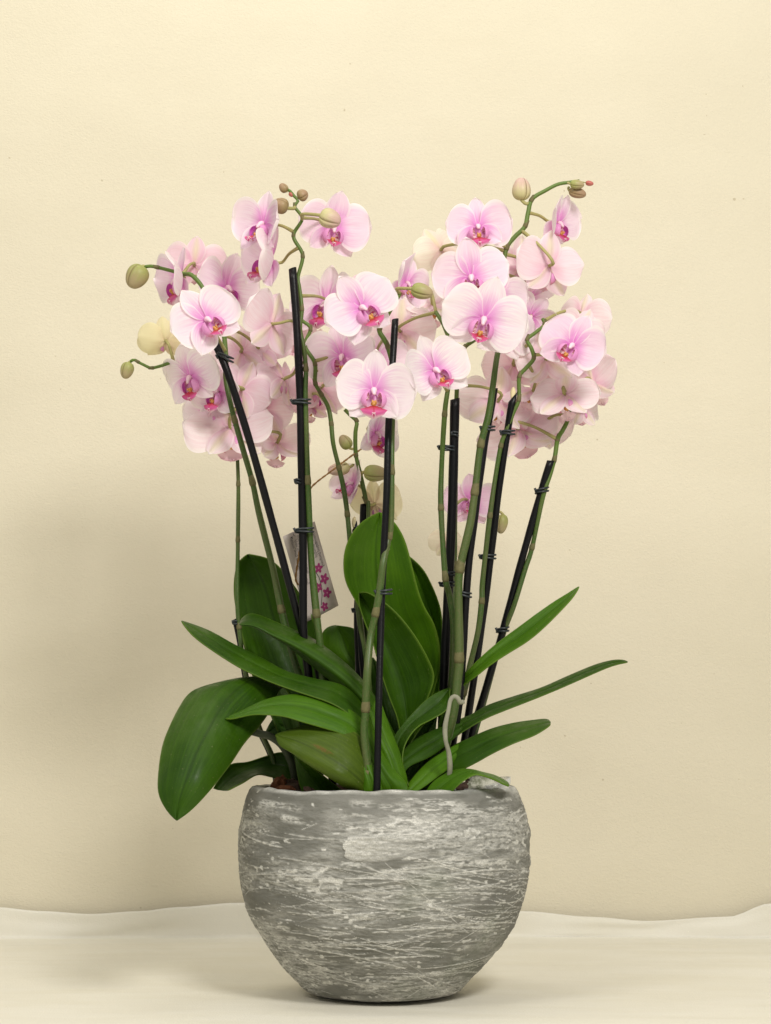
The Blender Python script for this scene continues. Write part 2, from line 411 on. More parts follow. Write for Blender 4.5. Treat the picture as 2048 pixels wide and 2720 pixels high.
    me.update(calc_edges=True); me.validate(); me.polygons.foreach_set('use_smooth', np.ones(len(F), bool))
    a = me.attributes.new('wash', 'FLOAT', 'POINT'); a.data.foreach_set('value', wv.astype(np.float32))
    t = NT('brushed_cement'); w = t.attr('wash'); g = t.coord()
    n1 = t.noise(t.scale(g, (1, 1, 3.2)), 120, 5, .7); n2 = t.noise(g, 9, 3); n3 = t.noise(g, 700, 3, .7); n4 = t.noise(t.scale(g, (1, 1, 4)), 32, 4, .6)
    base = t.mix(t.ramp(n2, .35, .65), (.160, .160, .142), (.210, .208, .187))
    base = t.mix(t.math('MULTIPLY', t.ramp(n4, .42, .66), .5), base, (.12, .12, .10))
    f = t.math('MULTIPLY', w, t.ramp(t.math('ADD', t.math('MULTIPLY', n1, .5), t.math('MULTIPLY', n3, .5)), .36, .60, .45, 1.0))
    c = t.mix(f, base, (.80, .79, .74))
    moss = t.math('MULTIPLY', t.ramp(t.noise(g, 7, 2), .60, .72), .35)
    c = t.mix(moss, c, (.12, .16, .09))
    t.col(c, .72, .25); t.bump(t.math('ADD', n1, t.math('MULTIPLY', n3, .5)), .7, .0012)
    o = link('pot', me, t.m, None, Matrix.Translation((PX0, 0, 0)))
    tag(o, 'round grey cement bowl with white brushed scratches holding all the orchids', 'plant pot')
pot()
POT_C = Vector((PX0, 0, RIM_Z))

def chips_surface():                    # the bark mass inside the pot: nobody could count it
    V = []; F = []; rs = random.Random(3)
    for i in range(420):
        a = rs.uniform(0, 2*math.pi); r = .135*math.sqrt(rs.random())
        c = Vector((PX0 + r*math.cos(a), r*math.sin(a), RIM_Z - .005 - rs.random()*.010)); off = len(V)
        e = Matrix.Rotation(rs.uniform(0, 6.3), 3, 'Z') @ Matrix.Rotation(rs.uniform(-.6, .6), 3, 'X')
        sx, sy, sz = rs.uniform(.006, .014), rs.uniform(.004, .009), rs.uniform(.002, .005)
        for q in ((-1,-1,-1),(1,-1,-1),(1,1,-1),(-1,1,-1),(-1,-1,1),(1,-1,1),(1,1,1),(-1,1,1)):
            V.append(c + e @ Vector((q[0]*sx*rs.uniform(.6, 1.1), q[1]*sy*rs.uniform(.6, 1.1), q[2]*sz)))
        F += [tuple(off+k for k in f) for f in ((0,3,2,1),(4,5,6,7),(0,1,5,4),(1,2,6,5),(2,3,7,6),(3,0,4,7))]
    off = len(V); n = 40
    for k in range(n): V.append(Vector((PX0 + .145*math.cos(2*math.pi*k/n), .145*math.sin(2*math.pi*k/n), RIM_Z-.026)))
    F.append(tuple(off+k for k in range(n)))
    o = link('bark_mulch', mesh('bark_mulch', V, F, False), simple('bark_dark', (.055, .032, .02), .85, .15, .6, 130)); o['kind'] = 'stuff'
    tag(o, 'dark orchid bark filling the cement bowl', 'bark')
chips_surface()
def chunk(name, label, pos, size, mat, seed):
    rs = random.Random(seed)
    V = []; F = []
    ellipsoid((0, 0, 0), size, V, F, 9, 12, lambda d: 1 + .45*mnoise.noise(d*2.2 + Vector((seed, 0, 0))) + .25*mnoise.noise(d*6+Vector((0, seed, 0))))
    o = link(name, mesh(name, V, F, False), mat, None, Matrix.Translation(pos) @ Matrix.Rotation(rs.uniform(-.6, .6), 4, 'Y'))
    return tag(o, label, 'bark')
M_BARK = simple('bark_red', (.17, .065, .032), .85, .15, .65, 160)
M_BARKD = simple('bark_brown', (.06, .035, .025), .8, .2, .6, 160)
chunk('bark_chunk', 'reddish fibrous chunk of bark at the left rim of the bowl', D(603, 1703, -.03), (.011, .010, .013), M_BARK, 2)
chunk('bark_chunk', 'dark brown piece of bark behind the left rim under the small leaf', D(632, 1712, -.03), (.017, .014, .015), M_BARKD, 8)
chunk('bark_chunk', 'small dark bark piece beside the pale stone at the right rim', D(1003, 1703, -.06), (.010, .008, .006), M_BARKD, 4)
chunk('bark_chunk', 'tiny triangular bark piece resting against the clear plastic rim', D(1012, 1694, -.058), (.0045, .005, .0055), M_BARKD, 5)
chunk('bark_chunk', 'flat splinter of brown bark leaning out past the left rim beside the reddish chunk', D(617, 1708, -.05), (.012, .006, .006), M_BARK, 12)
chunk('bark_chunk', 'dark crumb of bark at the front rim below the dark left leaf', D(668, 1712, -.10), (.008, .006, .006), M_BARKD, 15)
# pale stone and clear plastic liner at the right
def stone():
    V = []; F = []
    def f(d): return 1 + .16*mnoise.noise(d*1.6+Vector((4, 1, 0))) + .10*mnoise.noise(d*4.5)
    ellipsoid((0, 0, 0), (.019, .012, .017), V, F, 26, 36, f)
    t = NT('pale_stone'); g = t.coord(); a = t.noise(g, 70, 5, .7); b = t.noise(g, 260, 3, .7)
    c = t.mix(t.ramp(a, .38, .6), (.22, .23, .16), (.58, .57, .48)); t.col(c, .8, .2); t.bump(t.math('ADD', a, b), .9, .002)
    o = link('stone', mesh('stone', V, F), t.m, None, Matrix.Translation(D(1040, 1706, -.06)))
    tag(o, 'pale mossy stone standing at the right rim beneath the lowest leaf', 'stone')
stone()
def liner():
    V = []; F = []; n, m = 60, 8
    c = D(1043, 1722, -.05)
    for i in range(m):
        for k in range(n):
            a = 2*math.pi*k/n; s = i/(m-1)
            r = .030 - .003*(1-s) + (.0022 if i >= m-2 else 0) + .0012*math.sin(5*a)
            V.append(c + Vector((r*math.cos(a), r*math.sin(a)*.7, -.03 + .046*s + .007*math.sin(a+1.2)*s)))
    F = grid_faces(m, n, 0, True)
    t = NT('clear_plastic'); t.col((.92, .92, .9), .12, .5); t.b.inputs['Transmission Weight'].default_value = 0
    tr = t.add('ShaderNodeBsdfTransparent'); tr.inputs[0].default_value = (.93, .93, .93, 1); mx = t.add('ShaderNodeMixShader')
    fr = t.add('ShaderNodeLayerWeight'); fr.inputs[0].default_value = .55
    nz = t.ramp(t.noise(t.coord(), 60, 3), .45, .7, .05, .28)
    t.t.links.new(t.math('SUBTRACT', 1.0, t.math('MAXIMUM', t.math('MULTIPLY', fr.outputs[1], .8), nz)), mx.inputs[0]); t.t.links.new(t.b.outputs[0], mx.inputs[1]); t.t.links.new(tr.outputs[0], mx.inputs[2])
    t.t.links.new(mx.outputs[0], t.out.inputs[0])
    o = link('plastic_liner', mesh('plastic_liner', V, F), t.m)
    so = o.modifiers.new('thick', 'SOLIDIFY'); so.thickness = .0006
    tag(o, 'clear plastic nursery liner poking out around the pale stone at the right rim', 'pot liner')
liner()

# ------------------------------------------------------------------ flower parts (unit: flower is 1 wide, faces -Y, dorsal sepal up)
def blade(L, Wd, ang, cup, bend, twist, ruf, seed, yoff, peak=.55, claw=.18, tip=0.0, mat_petal=True, nu=26, nv=17):
    V = []; pu = []; pv = []; rs = random.Random(seed); ph = rs.uniform(0, 6); q = rs.uniform(-.12, .12)
    Ra = Matrix.Rotation(ang, 3, 'Y')
    for i in range(nu):
        s = i/(nu-1); a = (.5-.5*math.cos(math.pi*s))
        w = math.sqrt(max(0, 1-((a-peak)/(1-peak))**2)) if a > peak else 1-.75*((peak-a)/peak)**1.9
        c = min(1, a/claw); c = c*c*(3-2*c); w = Wd*w*(.22+.78*c)*(1-tip*max(0, a-.6))
        for j in range(nv):
            v = -1+2*j/(nv-1); x = v*w + q*w*a*.5; z = L*(a - .05*v*v*a*a)
            y = -cup*(v*v)*w*(.4+.6*a) + bend*L*a*a + twist*v*a*w + ruf*math.sin(3.1*v+ph+5*a)*a*a*L*abs(v)
            y += (.028 if mat_petal else .05)*L*math.exp(-(v/.16)**2)*(1-a*.7)       # keel along the middle
            p = Ra @ Vector((x, y, z)); V.append(p + Vector((0, yoff, 0))); pu.append(a); pv.append(v)
    return V, grid_faces(nu, nv), pu, pv
def blade_mesh(name, mat, *a, **k):
    V, F, pu, pv = blade(*a, **k); me = mesh(name, V, F, True, None, {'pu': pu, 'pv': pv}); me.materials.append(mat); return me
def lip_mesh(seed):
    rs = random.Random(seed); V = []; F = []; mi = []; pu = []; pv = []
    def pad(m, us=None, vs=None):
        n = len(V)-len(pu); pu.extend(us or [0]*n); pv.extend(vs or [0]*n); mi.extend([m]*(len(F)-len(mi)))
    for sx in (-1, 1):                                   # side lobes, ears that curl inwards
        nu, nv = 16, 14; off = len(V); us = []; vs = []; C = Vector((sx*.058, -.070, -.140))
        for i in range(nu):
            b = R(-82+166*i/(nu-1))
            for j in range(nv):
                al = R(-100+172*j/(nv-1)); k = 1+.10*math.sin(al)
                V.append(C + Vector((sx*.088*math.cos(b)*math.cos(al)*k, -.080*math.cos(b)**.7*math.sin(al), .098*math.sin(b)+.015*math.cos(al))))
                us.append(i/(nu-1)); vs.append(j/(nv-1))
        f = grid_faces(nu, nv, off)
        F += f if sx < 0 else [tuple(reversed(q)) for q in f]
        pad(0, us, vs)
    nu, nv = 12, 13; off = len(V); us = []; vs = []     # mid lobe: an arrow-like fan with a crease
    for i in range(nu):
        s = i/(nu-1); w = np.interp(s, (0, .15, .34, .5, .75, 1), (.030, .055, .130, .122, .080, .014)); pj = (.9, .35, 0.0, .6)[seed]
        for j in range(nv):
            v = -1+2*j/(nv-1)
            V.append(Vector((v*w*(1.2-.45*pj), -.105-.065*math.sin(s*math.pi*.8)+.04*v*v*w/.13+.03*s*s - pj*(.10*s+.03) - pj*.03*abs(v)*math.sin(s*3), -.195-.150*s*(1-.55*pj)+.03*v*v*(s < .6)*s+pj*.03*v*v)))
            us.append(s); vs.append(v)
    F += [tuple(reversed(q)) for q in grid_faces(nu, nv, off)]; pad(1, us, vs)
    ellipsoid((0, -.095, -.165), (.034, .030, .030), V, F, 9, 12, lambda d: 1+.5*mnoise.noise(d*4)); pad(2)
    for sx in (-1, 1): ellipsoid((sx*.018, -.125, -.150), (.010, .014, .022), V, F, 5, 8); pad(2)
    for sx in (-1, 1):                                   # the two tendrils at the tip
        pts = []
        for k in range(14):
            s = k/13; a = s*5.2
            pts.append(Vector((sx*(.010+.030*math.sin(a)*(.4+s*.6)), -.115-.045*s+.02*math.cos(a)-(.9, .35, 0., .6)[seed]*.10, -.330+(.9, .35, 0., .6)[seed]*.085+.035*(1-math.cos(a))*.8-.012*s)))
        tube(pts, lambda s: .0065*(1-.6*s), 6, V, F); pad(3)
    me = mesh('lip', V, F, True, mi, {'pu': pu, 'pv': pv})
    for m in (M_LOBE, M_MID, M_CALLUS, M_TENDRIL): me.materials.append(m)
    return me
def column_mesh():
    V, F = tube(catmull([Vector((0, .05, .01)), Vector((0, 0, .0)), Vector((0, -.045, -.012)), Vector((0, -.085, -.045)), Vector((0, -.10, -.062))], 12),
                lambda s: .020+.014*math.sin(min(1, s*1.05)*math.pi)**2*(s > .3)+.004*(s > .3) - .016*max(0, s-.9)*10*.8, 10)
    ellipsoid((0, -.098, -.055), (.022, .020, .020), V, F)
    me = mesh('flower', V, F); me.materials.append(M_COLUMN); return me
VAR = {}
# kind: o open flat, c cupped forward, r reflexed backwards, y young half open
for kind, (cup, bend, bw) in {'f': (.16, -.08, 1), 'g': (.16, -.08, -1), 'o': (.10, -.02, 0), 'c': (.28, -.22, 0), 'r': (-.12, .20, 0), 'y': (.55, -.62, 0)}.items():
    for v in range(4):
        rs = random.Random(v*11 + ord(kind)*3)
        g = lambda m, s: m + rs.uniform(-s, s)
        parts = []
        for sx in (-1, 1):
            parts.append(('petal', blade_mesh('petal', M_PETAL, g(.50, .015), g(.305, .02), sx*R(g(80, 5)), g(cup, .10) + (.35 if sx == bw else 0), g(bend, .10) - (.62 if sx == bw else 0), g(0, .28)*sx, g(.08, .035), rs.random(), -.004*sx, peak=.55, claw=.20)))
        parts.append(('sepal', blade_mesh('sepal', M_SEPAL, g(.45, .02), g(.152, .010), R(g(0, 4)), g(cup*.6+.15, .06), g(bend*.8, .10), g(0, .1), .03, rs.random(), .016, peak=.52, claw=.15, tip=.45, mat_petal=False)))
        for sx in (-1, 1):
            parts.append(('sepal', blade_mesh('sepal', M_SEPAL, g(.45, .02), g(.155, .012), sx*R(g(139, 6)), g(cup*.5+.15, .06), g(bend*.7, .10), g(0, .2)*sx, .03, rs.random(), .014+.004*sx, peak=.50, claw=.15, tip=.6, mat_petal=False)))
        parts.append(('lip', lip_mesh(v)))
        VAR[kind+str(v)] = parts
COLM = column_mesh()

def rotm(yaw, pitch, roll):
    return Matrix.Rotation(R(roll), 4, 'Y') @ Matrix.Rotation(R(yaw), 4, 'Z') @ Matrix.Rotation(R(pitch), 4, 'X')
def flower(plant, spike, x, y, Wp, yaw, pitch, roll, Y, tint, var, stalk=True):
    c = P(x, y, Y); sc = px(Wp*1.02, Y)
    W = Matrix.Translation(c) @ rotm(yaw, pitch, roll) @ Matrix.Scale(sc, 4)
    fl = link('flower', COLM, None, plant, W); fl['tint'] = tint
    rj = random.Random(int(x*7+y*3))
    for nm, me in VAR[var]:
        J = Matrix.Identity(4)
        if nm != 'lip':
            q = rj.uniform(.93, 1.05)
            J = Matrix.Rotation(R(rj.gauss(0, 3.5)), 4, 'Y') @ Matrix.Rotation(R(rj.gauss(0, 6)), 4, 'Z') @ Matrix.Rotation(R(rj.gauss(0, 6)), 4, 'X') @ Matrix.Diagonal((q*rj.uniform(.94, 1.05), q, q, 1))
        o = link(nm, me, None, fl, W @ J); o['tint'] = tint
    if stalk:
        back = (W.to_3x3() @ Vector((0, 1, .1))).normalized(); p0 = c + back*sc*.03
        best = min(spike, key=lambda q: (q - p0 - back*.02).length)
        d = (best-p0).length
        mid = p0 + back*min(.014, d*.4); mid2 = best.lerp(mid, .55) + Vector((0, 0, .12*d*.5))
        V, F = tube(catmull([p0 - back*.004, mid, mid2, best], 16), lambda s: .0024-.0006*math.sin(s*math.pi), 8)
        link('flower_stalk', mesh('flower_stalk', V, F), M_STALK, fl)
    return fl
def bud(plant, spike, x, y, wp, hp, ang, Y, mat, src=None, name='bud'):
    c = P(x, y, Y); rx, rz = px(wp*.47, Y), px(hp*.5, Y); V = []; F = []; pu = []; pv = []
    nu, nv = 22, 72; Rm = Matrix.Rotation(R(ang), 3, 'Y')
    for i in range(nu):
        th = math.pi*(i+.01)/(nu-1+.02); u = i/(nu-1)
        for j in range(nv):
            ph = 2*math.pi*j/nv; g = abs(math.sin(1.5*ph+1.45)); k = .84+.16*min(1, g*2.6)**.6
            prof = math.sin(th)**.85*(1+.16*math.cos(th))
            V.append(c + Rm @ Vector((rx*k*prof*math.cos(ph), rx*k*prof*math.sin(ph), -rz*math.cos(th)))); pu.append(u); pv.append(g)
    me = mesh(name, V, grid_faces(nu, nv, 0, True), True, None, {'pu': pu, 'pv': pv}); o = link(name, me, mat, plant)
    base = c + Rm @ Vector((0, 0, -rz*.97))
    if src: tgt = P(src[0], src[1], src[2] if len(src) > 2 else Y)
    else: tgt = min(spike, key=lambda q: (q-base).length)
    m = base.lerp(tgt, .5) + (Rm @ Vector((0, 0, -1)))*(base-tgt).length*.25
    V, F = tube(catmull([base + Rm @ Vector((0, 0, rz*.1)), base, m, tgt], 12), lambda s: min(.0021, rx*.22), 8)
    link('bud_stalk', mesh('bud_stalk', V, F), M_STALK, o)
    return o
def stem(plant, pts, r0=.0038, r1=.0022, nodes=()):
    path = catmull([D(*p) for p in pts], max(30, len(pts)*8))
    n = len(path)
    V, F = tube(path, lambda s: (r0+(r1-r0)*s)*(1+.05*math.sin(s*37)), 12)
    pu = [(k//12)/(n-1) for k in range(len(V))]
    o = link('stem', mesh('stem', V, F, True, None, {'pu': pu}), M_STEM, plant)
    for (x, y) in nodes:
        i = min(range(1, n-1), key=lambda i: (path[i]-D(x, y, path[i].y)).length)
        t = (path[i+1]-path[i-1]).normalized(); r = r0+(r1-r0)*i/(n-1)
        pp = [path[i]+t*(k-1.5)*r*.75 for k in range(4)] + [path[i]+t*r*2.6]
        rads = (1.04, 1.20, 1.15, 1.06, .9)
        V, F = tube(pp, lambda s: r*rads[int(round(s*4))], 12)
        link('bract', mesh('bract', V, F), M_NODE, o)
    return path
def leaf(plant, Lp, Rp, Mp=None, mat=None, YL=(0, 0), YR=None, YM=None, bulge=0.0, label=None, n=34, nv=13):
    YR = YR or YL
    def pl(pp, yy):
        m = len(pp)
        if len(yy) == 2: return [D(p[0], p[1], yy[0]+(yy[1]-yy[0])*i/(m-1)) for i, p in enumerate(pp)]
        s = np.linspace(0, 1, len(yy)); return [D(p[0], p[1], float(np.interp(i/(m-1), s, yy))) for i, p in enumerate(pp)]
    A = catmull(pl(Lp, YL), n); B = catmull(pl(Rp, YR), n)
    if Mp: C = catmull(pl(Mp, YM or YL), n)
    else:
        C = [(a+b)/2 + Vector((0, bulge*math.sin(min(1, (i+.0)/(n-1)*1.15)*math.pi)**.6 if 0 < i < n-1 else 0, 0)) for i, (a, b) in enumerate(zip(A, B))]
    V = []; pu = []; pv = []
    for i in range(n):
        a, b, c = A[i], B[i], C[i]
        for j in range(nv):
            v = -1+2*j/(nv-1); v2 = math.copysign(abs(v)**.85, v)
            p = a*(v2*(v2-1)/2) + c*(1-v2*v2) + b*(v2*(v2+1)/2)
            p = p + Vector((0, .0036*math.exp(-(v/.09)**2), 0)); V.append(p); pu.append(1-i/(n-1)); pv.append(v)
    o = link('leaf', mesh('leaf', V, grid_faces(n, nv), True, None, {'pu': pu, 'pv': pv}), mat or M_LEAF, plant)
    so = o.modifiers.new('thick', 'SOLIDIFY'); so.thickness = .0020; so.offset = 0
    sb = o.modifiers.new('smooth', 'SUBSURF'); sb.levels = 1; sb.render_levels = 1
    if label: o['label'] = label
    return o

# ------------------------------------------------------------------ the plants
GRP = 'potted orchid plants in the cement bowl'
pA = thing('orchid_plant', 'leftmost orchid plant, with buds at far left and one broad leaf drooping over the bowl', 'orchid', POT_C + Vector((-.10, .03, -.02)), GRP)
pB = thing('orchid_plant', 'front centre orchid plant whose big bloom faces the camera above a fan of leaves', 'orchid', POT_C + Vector((-.005, -.09, -.02)), GRP)
pC = thing('orchid_plant', 'orchid plant with the tall upright paddle leaves and green buds low between the stakes', 'orchid', POT_C + Vector((.01, .05, -.02)), GRP)
pD = thing('orchid_plant', 'orchid plant whose thick stem arches highest at right to a red bud', 'orchid', POT_C + Vector((.07, 0, -.02)), GRP)
pE = thing('orchid_plant', 'rightmost orchid plant, its two stems leaning right under a crowd of pink blooms', 'orchid', POT_C + Vector((.10, .05, -.02)), GRP)
pF = thing('orchid_plant', 'orchid plant whose tall zigzag stem beside the straight black stake ends in tiny brown buds', 'orchid', POT_C + Vector((-.06, .0, -.02)), GRP)

s1 = stem(pA, [(602,1712,.04),(590,1640,.04),(560,1570,.04),(533,1465,.05),(521,1395,.06),(513,1300,.06),(514,1180,.06),(515,1050,.05),(511,960,.04),(505,905,.03),(492,850,.02),(465,815,.01),(425,800,0),(390,790,0),(376,782,0),(350,790,0),(327,795,0),(312,789,0),(300,783,0),(290,777,0),(281,782,0)], .0034, .0018,
          [(514,1352),(513,1170),(513,1046),(511,960),(376,782),(327,795),(300,783)])
s2 = stem(pA, [(690,1560,.02),(640,1440,.02),(610,1325,.02),(590,1230,.02),(560,1110,.01),(545,1040,0),(522,960,-.01),(500,880,-.02),(488,820,-.02),(488,770,-.02),(480,700,0),(458,655,.01),(444,632,.01),(430,610,.01),(412,593,.01),(398,592,.02),(370,585,.02),(342,578,.02),(325,575,.02),(312,577,.02)], .0048, .0022,
          [(610,1318),(545,1040),(510,910),(444,632),(342,578)])
s3 = stem(pF, [(705,1540,-.0),(692,1400,-.01),(683,1320,-.01),(672,1200,-.01),(665,1040,-.02),(660,870,-.03),(661,800,-.03),(656,750,-.03),(648,710,-.03),(652,669,-.03),(647,622,-.03),(644,598,-.03),(654,551,-.03),(634,510,-.03),(653,473,-.03),(637,447,-.03),(644,434,-.03),(634,422,-.03),(628,414,-.03),(620,409,-.03)], .0050, .0018,
          [(683,1325),(665,1040),(661,800),(652,669),(654,551),(634,510),(653,473),(637,447)])
s4 = stem(pF, [(800,1540,.05),(785,1400,.05),(762,1220,.04),(755,1155,.03),(749,1098,.03),(742,1053,.02),(732,1009,.02),(720,958,.01),(715,909,.01),(708,877,.01),(690,845,.0),(681,826,.0),(680,784,.0),(659,747,.0),(671,710,.0),(653,693,.0)], .0040, .0022,
          [(755,1110),(732,1009),(715,915),(697,855),(681,826),(680,784),(659,747),(671,710)])
s5 = stem(pC, [(800,1540,.06),(788,1300,.07),(796,1104,.06),(791,1082,.06),(778,1021,.05),(769,982,.05),(768,936,.04),(771,911,.04),(759,899,.04),(745,885,.04)], .0034, .0024,
          [(791,1082),(769,982),(771,911)])
s6 = stem(pB, [(800,1722,-.11),(797,1684,-.12),(793,1645,-.12),(787,1585,-.12),(790,1531,-.12),(794,1448,-.12),(801,1375,-.11),(812,1326,-.11),(821,1272,-.11),(828,1216,-.11),(838,1170,-.10),(844,1131,-.10),(846,1040,-.10),(847,930,-.09),(850,860,-.07),(850,800,-.05),(839,752,-.05),(830,733,-.05),(820,712,-.05),(838,680,-.05),(855,650,-.06),(864,634,-.06)], .0050, .0026,
          [(799,1684),(790,1531),(813,1322),(840,1160),(846,1020),(839,752),(820,712)])
s7 = stem(pD, [(965,1660,.0),(972,1520,.0),(978,1440,.0),(979,1350,-.01),(971,1285,-.01),(962,1245,-.02),(953,1101,-.02),(954,1014,-.02),(961,893,-.03),(968,840,-.03),(979,765,-.02),(960,705,.0),(942,675,.02)], .0042, .0026,
          [(962,1247),(953,1096),(961,900)])
s7b = stem(pE, [(972,1500,.04),(975,1400,.04),(979,1300,.04),(981,1228,.04),(983,1100,.03),(984,1000,.02),(986,870,.0),(992,785,.0),(1003,752,.0),(1025,735,.01)], .0040, .0026, [(981,1220),(1003,755)])
s8 = stem(pD, [(948,1700,-.02),(965,1600,-.04),(980,1540,-.05),(989,1464,-.05),(992,1424,-.05),(991,1290,-.05),(994,1228,-.05),(1016,1131,-.05),(1026,1062,-.05),(1038,965,-.05),(1055,900,-.05),(1064,842,-.05),(1072,783,-.05),(1082,720,-.03),(1086,650,-.01),(1086,590,-.01),(1094,538,-.01),(1112,512,-.01),(1134,490,-.01),(1141,460,-.01),(1150,430,-.01),(1180,411,-.01),(1206,398,-.01),(1231,394,-.01),(1252,391,-.01)], .0060, .0022,
          [(992,1424),(994,1232),(1026,1062),(1036,960),(1094,538),(1134,490),(1150,430)])
s10 = stem(pE, [(945,1690,.03),(978,1570,.02),(1004,1490,.01),(1016,1436,.0),(1033,1363,-.01),(1041,1297,-.01),(1043,1253,-.01),(1058,1118,-.02),(1070,1033,-.02),(1083,960,-.02),(1094,933,-.02),(1109,892,-.02),(1121,863,-.02),(1122,815,-.02),(1137,795,-.02),(1153,775,-.02),(1148,752,-.02),(1139,734,-.02),(1158,718,-.02),(1176,702,-.02),(1172,688,-.02)], .0040, .0022,
           [(1004,1496),(1042,1300),(1058,1115),(1083,962),(1121,863),(1122,812),(1153,775),(1139,734),(1176,702)])
s11 = stem(pE, [(1000,1660,.05),(1025,1590,.04),(1060,1465,.04),(1089,1365,.03),(1112,1305,.02),(1134,1232,.02),(1150,1182,.02),(1172,1078,.01),(1190,1022,.01),(1199,987,.01),(1205,949,.01),(1217,928,.0),(1228,904,.0),(1232,870,.0)], .0034, .0026,
           [(1148,1186),(1197,990),(1204,949)])

# flowers: centre x, y in photo px, width, yaw (+ faces right, 180 faces away), pitch (+ faces down), roll (+ clockwise), distance, tint, shape
FL = [
 (pF, s3, 699,594,208,-42,5,6,-.03,.55,'f0'), (pF, s3, 716,690,222,-50,8,24,-.01,.65,'f1'), (pF, s3, 886,604,204,16,8,10,.02,.75,'o0'),
 (pF, s3, 868,806,215,-35,0,8,.05,.35,'c2'), (pF, s3, 721,861,208,222,10,26,-.01,.55,'o1'), (pF, s3, 765,885,170,175,0,-15,.07,.45,'o2'),
 (pF, s3, 668,990,200,206,22,20,.06,.75,'r0'), (pF, s3, 750,1008,165,238,12,0,.05,.45,'c0'), (pF, s4, 702,1090,180,165,15,10,.08,.45,'o1'), (pF, s4, 735,1178,190,198,38,4,.08,.3,'r1'),
 (pA, s2, 516,705,182,184,-8,1,.07,1.0,'o0'), (pA, s2, 474,742,205,-58,0,-6,.03,.6,'f2'), (pA, s2, 603,764,205,38,-5,8,.06,.5,'o2'),
 (pA, s2, 549,849,226,14,0,-34,-.10,.35,'o3'), (pA, s1, 440,905,140,195,-35,-12,.01,-.85,'y0'), (pA, s1, 505,1000,190,-32,22,-6,-.01,.15,'o1'),
 (pA, s1, 579,1040,170,-38,5,10,.0,.25,'c2'), (pA, s2, 612,1140,248,182,30,-4,.03,.35,'o2'), (pA, s2, 560,1100,170,-18,10,0,.05,.3,'r0'), (pA, s2, 640,935,170,190,0,-20,.04,.5,'r2'),
 (pF, s4, 909,946,205,-14,2,-8,.0,.35,'c1'), (pF, s4, 843,935,150,175,0,10,.09,.9,'o1'), (pF, s4, 850,1030,190,212,26,16,.08,.9,'o0'),
 (pB, s6, 960,817,226,15,4,-34,-.11,.4,'o1'), (pB, s6, 1080,752,170,38,-4,14,-.05,.6,'g0'), (pB, s6, 1064,880,205,170,0,0,.05,.5,'r1'), (pB, s6, 1000,960,170,12,6,5,.03,.5,'c2'),
 (pB, s6, 993,1036,233,4,0,2,-.14,.18,'o2'), (pB, s6, 1000,1150,165,46,4,8,-.04,.2,'g2'),
 (pD, s7, 1155,982,212,18,2,-22,-.11,.0,'c3'), (pD, s7, 1149,812,175,180,48,-6,.06,.05,'r0'),
 (pC, s5, 937,1285,150,-52,8,28,.06,.5,'c0'), (pC, s5, 996,1338,150,160,-20,-6,.07,-.7,'c2'),
 (pD, s8, 1270,602,192,0,-8,-3,-.04,.75,'o2'), (pD, s8, 1172,665,160,200,-10,-35,.05,-.35,'c1'), (pD, s8, 1252,736,228,-2,0,-2,-.06,.45,'o1'), (pD, s8, 1286,846,238,4,14,17,-.11,.05,'o0'),
 (pD, s8, 1322,782,175,8,0,10,-.03,.3,'o2'), (pD, s8, 1385,712,200,212,0,6,.03,.5,'o0'), (pD, s8, 1458,706,205,192,0,6,-.02,.65,'o1'), (pD, s8, 1484,592,168,44,8,2,.0,.6,'g1'),
 (pD, s8, 1405,790,150,30,70,0,.02,.2,'r1'), (pD, s8, 1345,880,190,10,0,20,-.02,.15,'r2'),
 (pE, s10, 1545,838,150,150,0,10,.03,.35,'c0'), (pE, s10, 1521,917,202,-6,4,32,-.07,.75,'o3'), (pE, s10, 1450,955,185,186,0,-10,.0,.35,'o2'), (pE, s10, 1540,880,150,172,0,20,.0,.4,'o0'),
 (pE, s11, 1575,1020,185,160,24,-24,.04,.5,'r0'), (pE, s11, 1500,1050,195,168,42,-8,-.02,.4,'o0'), (pE, s11, 1542,1085,130,200,20,-10,.05,.2,'c1'), (pE, s10, 1365,970,180,176,0,-6,.06,.7,'o1'),
 (pE, s7b, 1320,1068,222,192,26,8,.03,.3,'o0'), (pE, s11, 1378,1142,225,166,30,-20,.05,.45,'o2'), (pE, s10, 1450,1120,160,185,10,40,.05,.4,'r1'),
 (pE, s7b, 1250,1330,155,2,0,2,.09,1.25,'c0'), (pE, s7b, 1190,1438,105,185,15,4,.09,-.5,'y1'),
]
SPIKES = [(pA, s1), (pA, s2), (pF, s3), (pF, s4), (pC, s5), (pB, s6), (pD, s7), (pE, s7b), (pD, s8), (pE, s10), (pE, s11)]
FL += [(pA, s2, 640,1035,175,196,-4,24,.02,.6,'f3'), (pA, s2, 690,930,150,168,20,-20,.05,.9,'g3'), (pF, s4, 820,1075,140,205,30,-10,.09,.7,'r3'), (pE, s10, 1415,1040,150,172,35,22,.02,.5,'f3'), (pD, s8, 1410,840,150,14,20,30,-.0,.4,'c2'), (pB, s6, 935,775,115,176,0,10,.06,.8,'g3')]
for f in FL:
    c = P(f[2], f[3], f[8]); dist = lambda sp: min((q-c).length for q in sp[1])
    own = (f[0], f[1])
    if dist(own) > .05:
        b = min(SPIKES, key=dist)
        if dist(b) < dist(own)*.7: own = b
    flower(own[0], own[1], *f[2:])

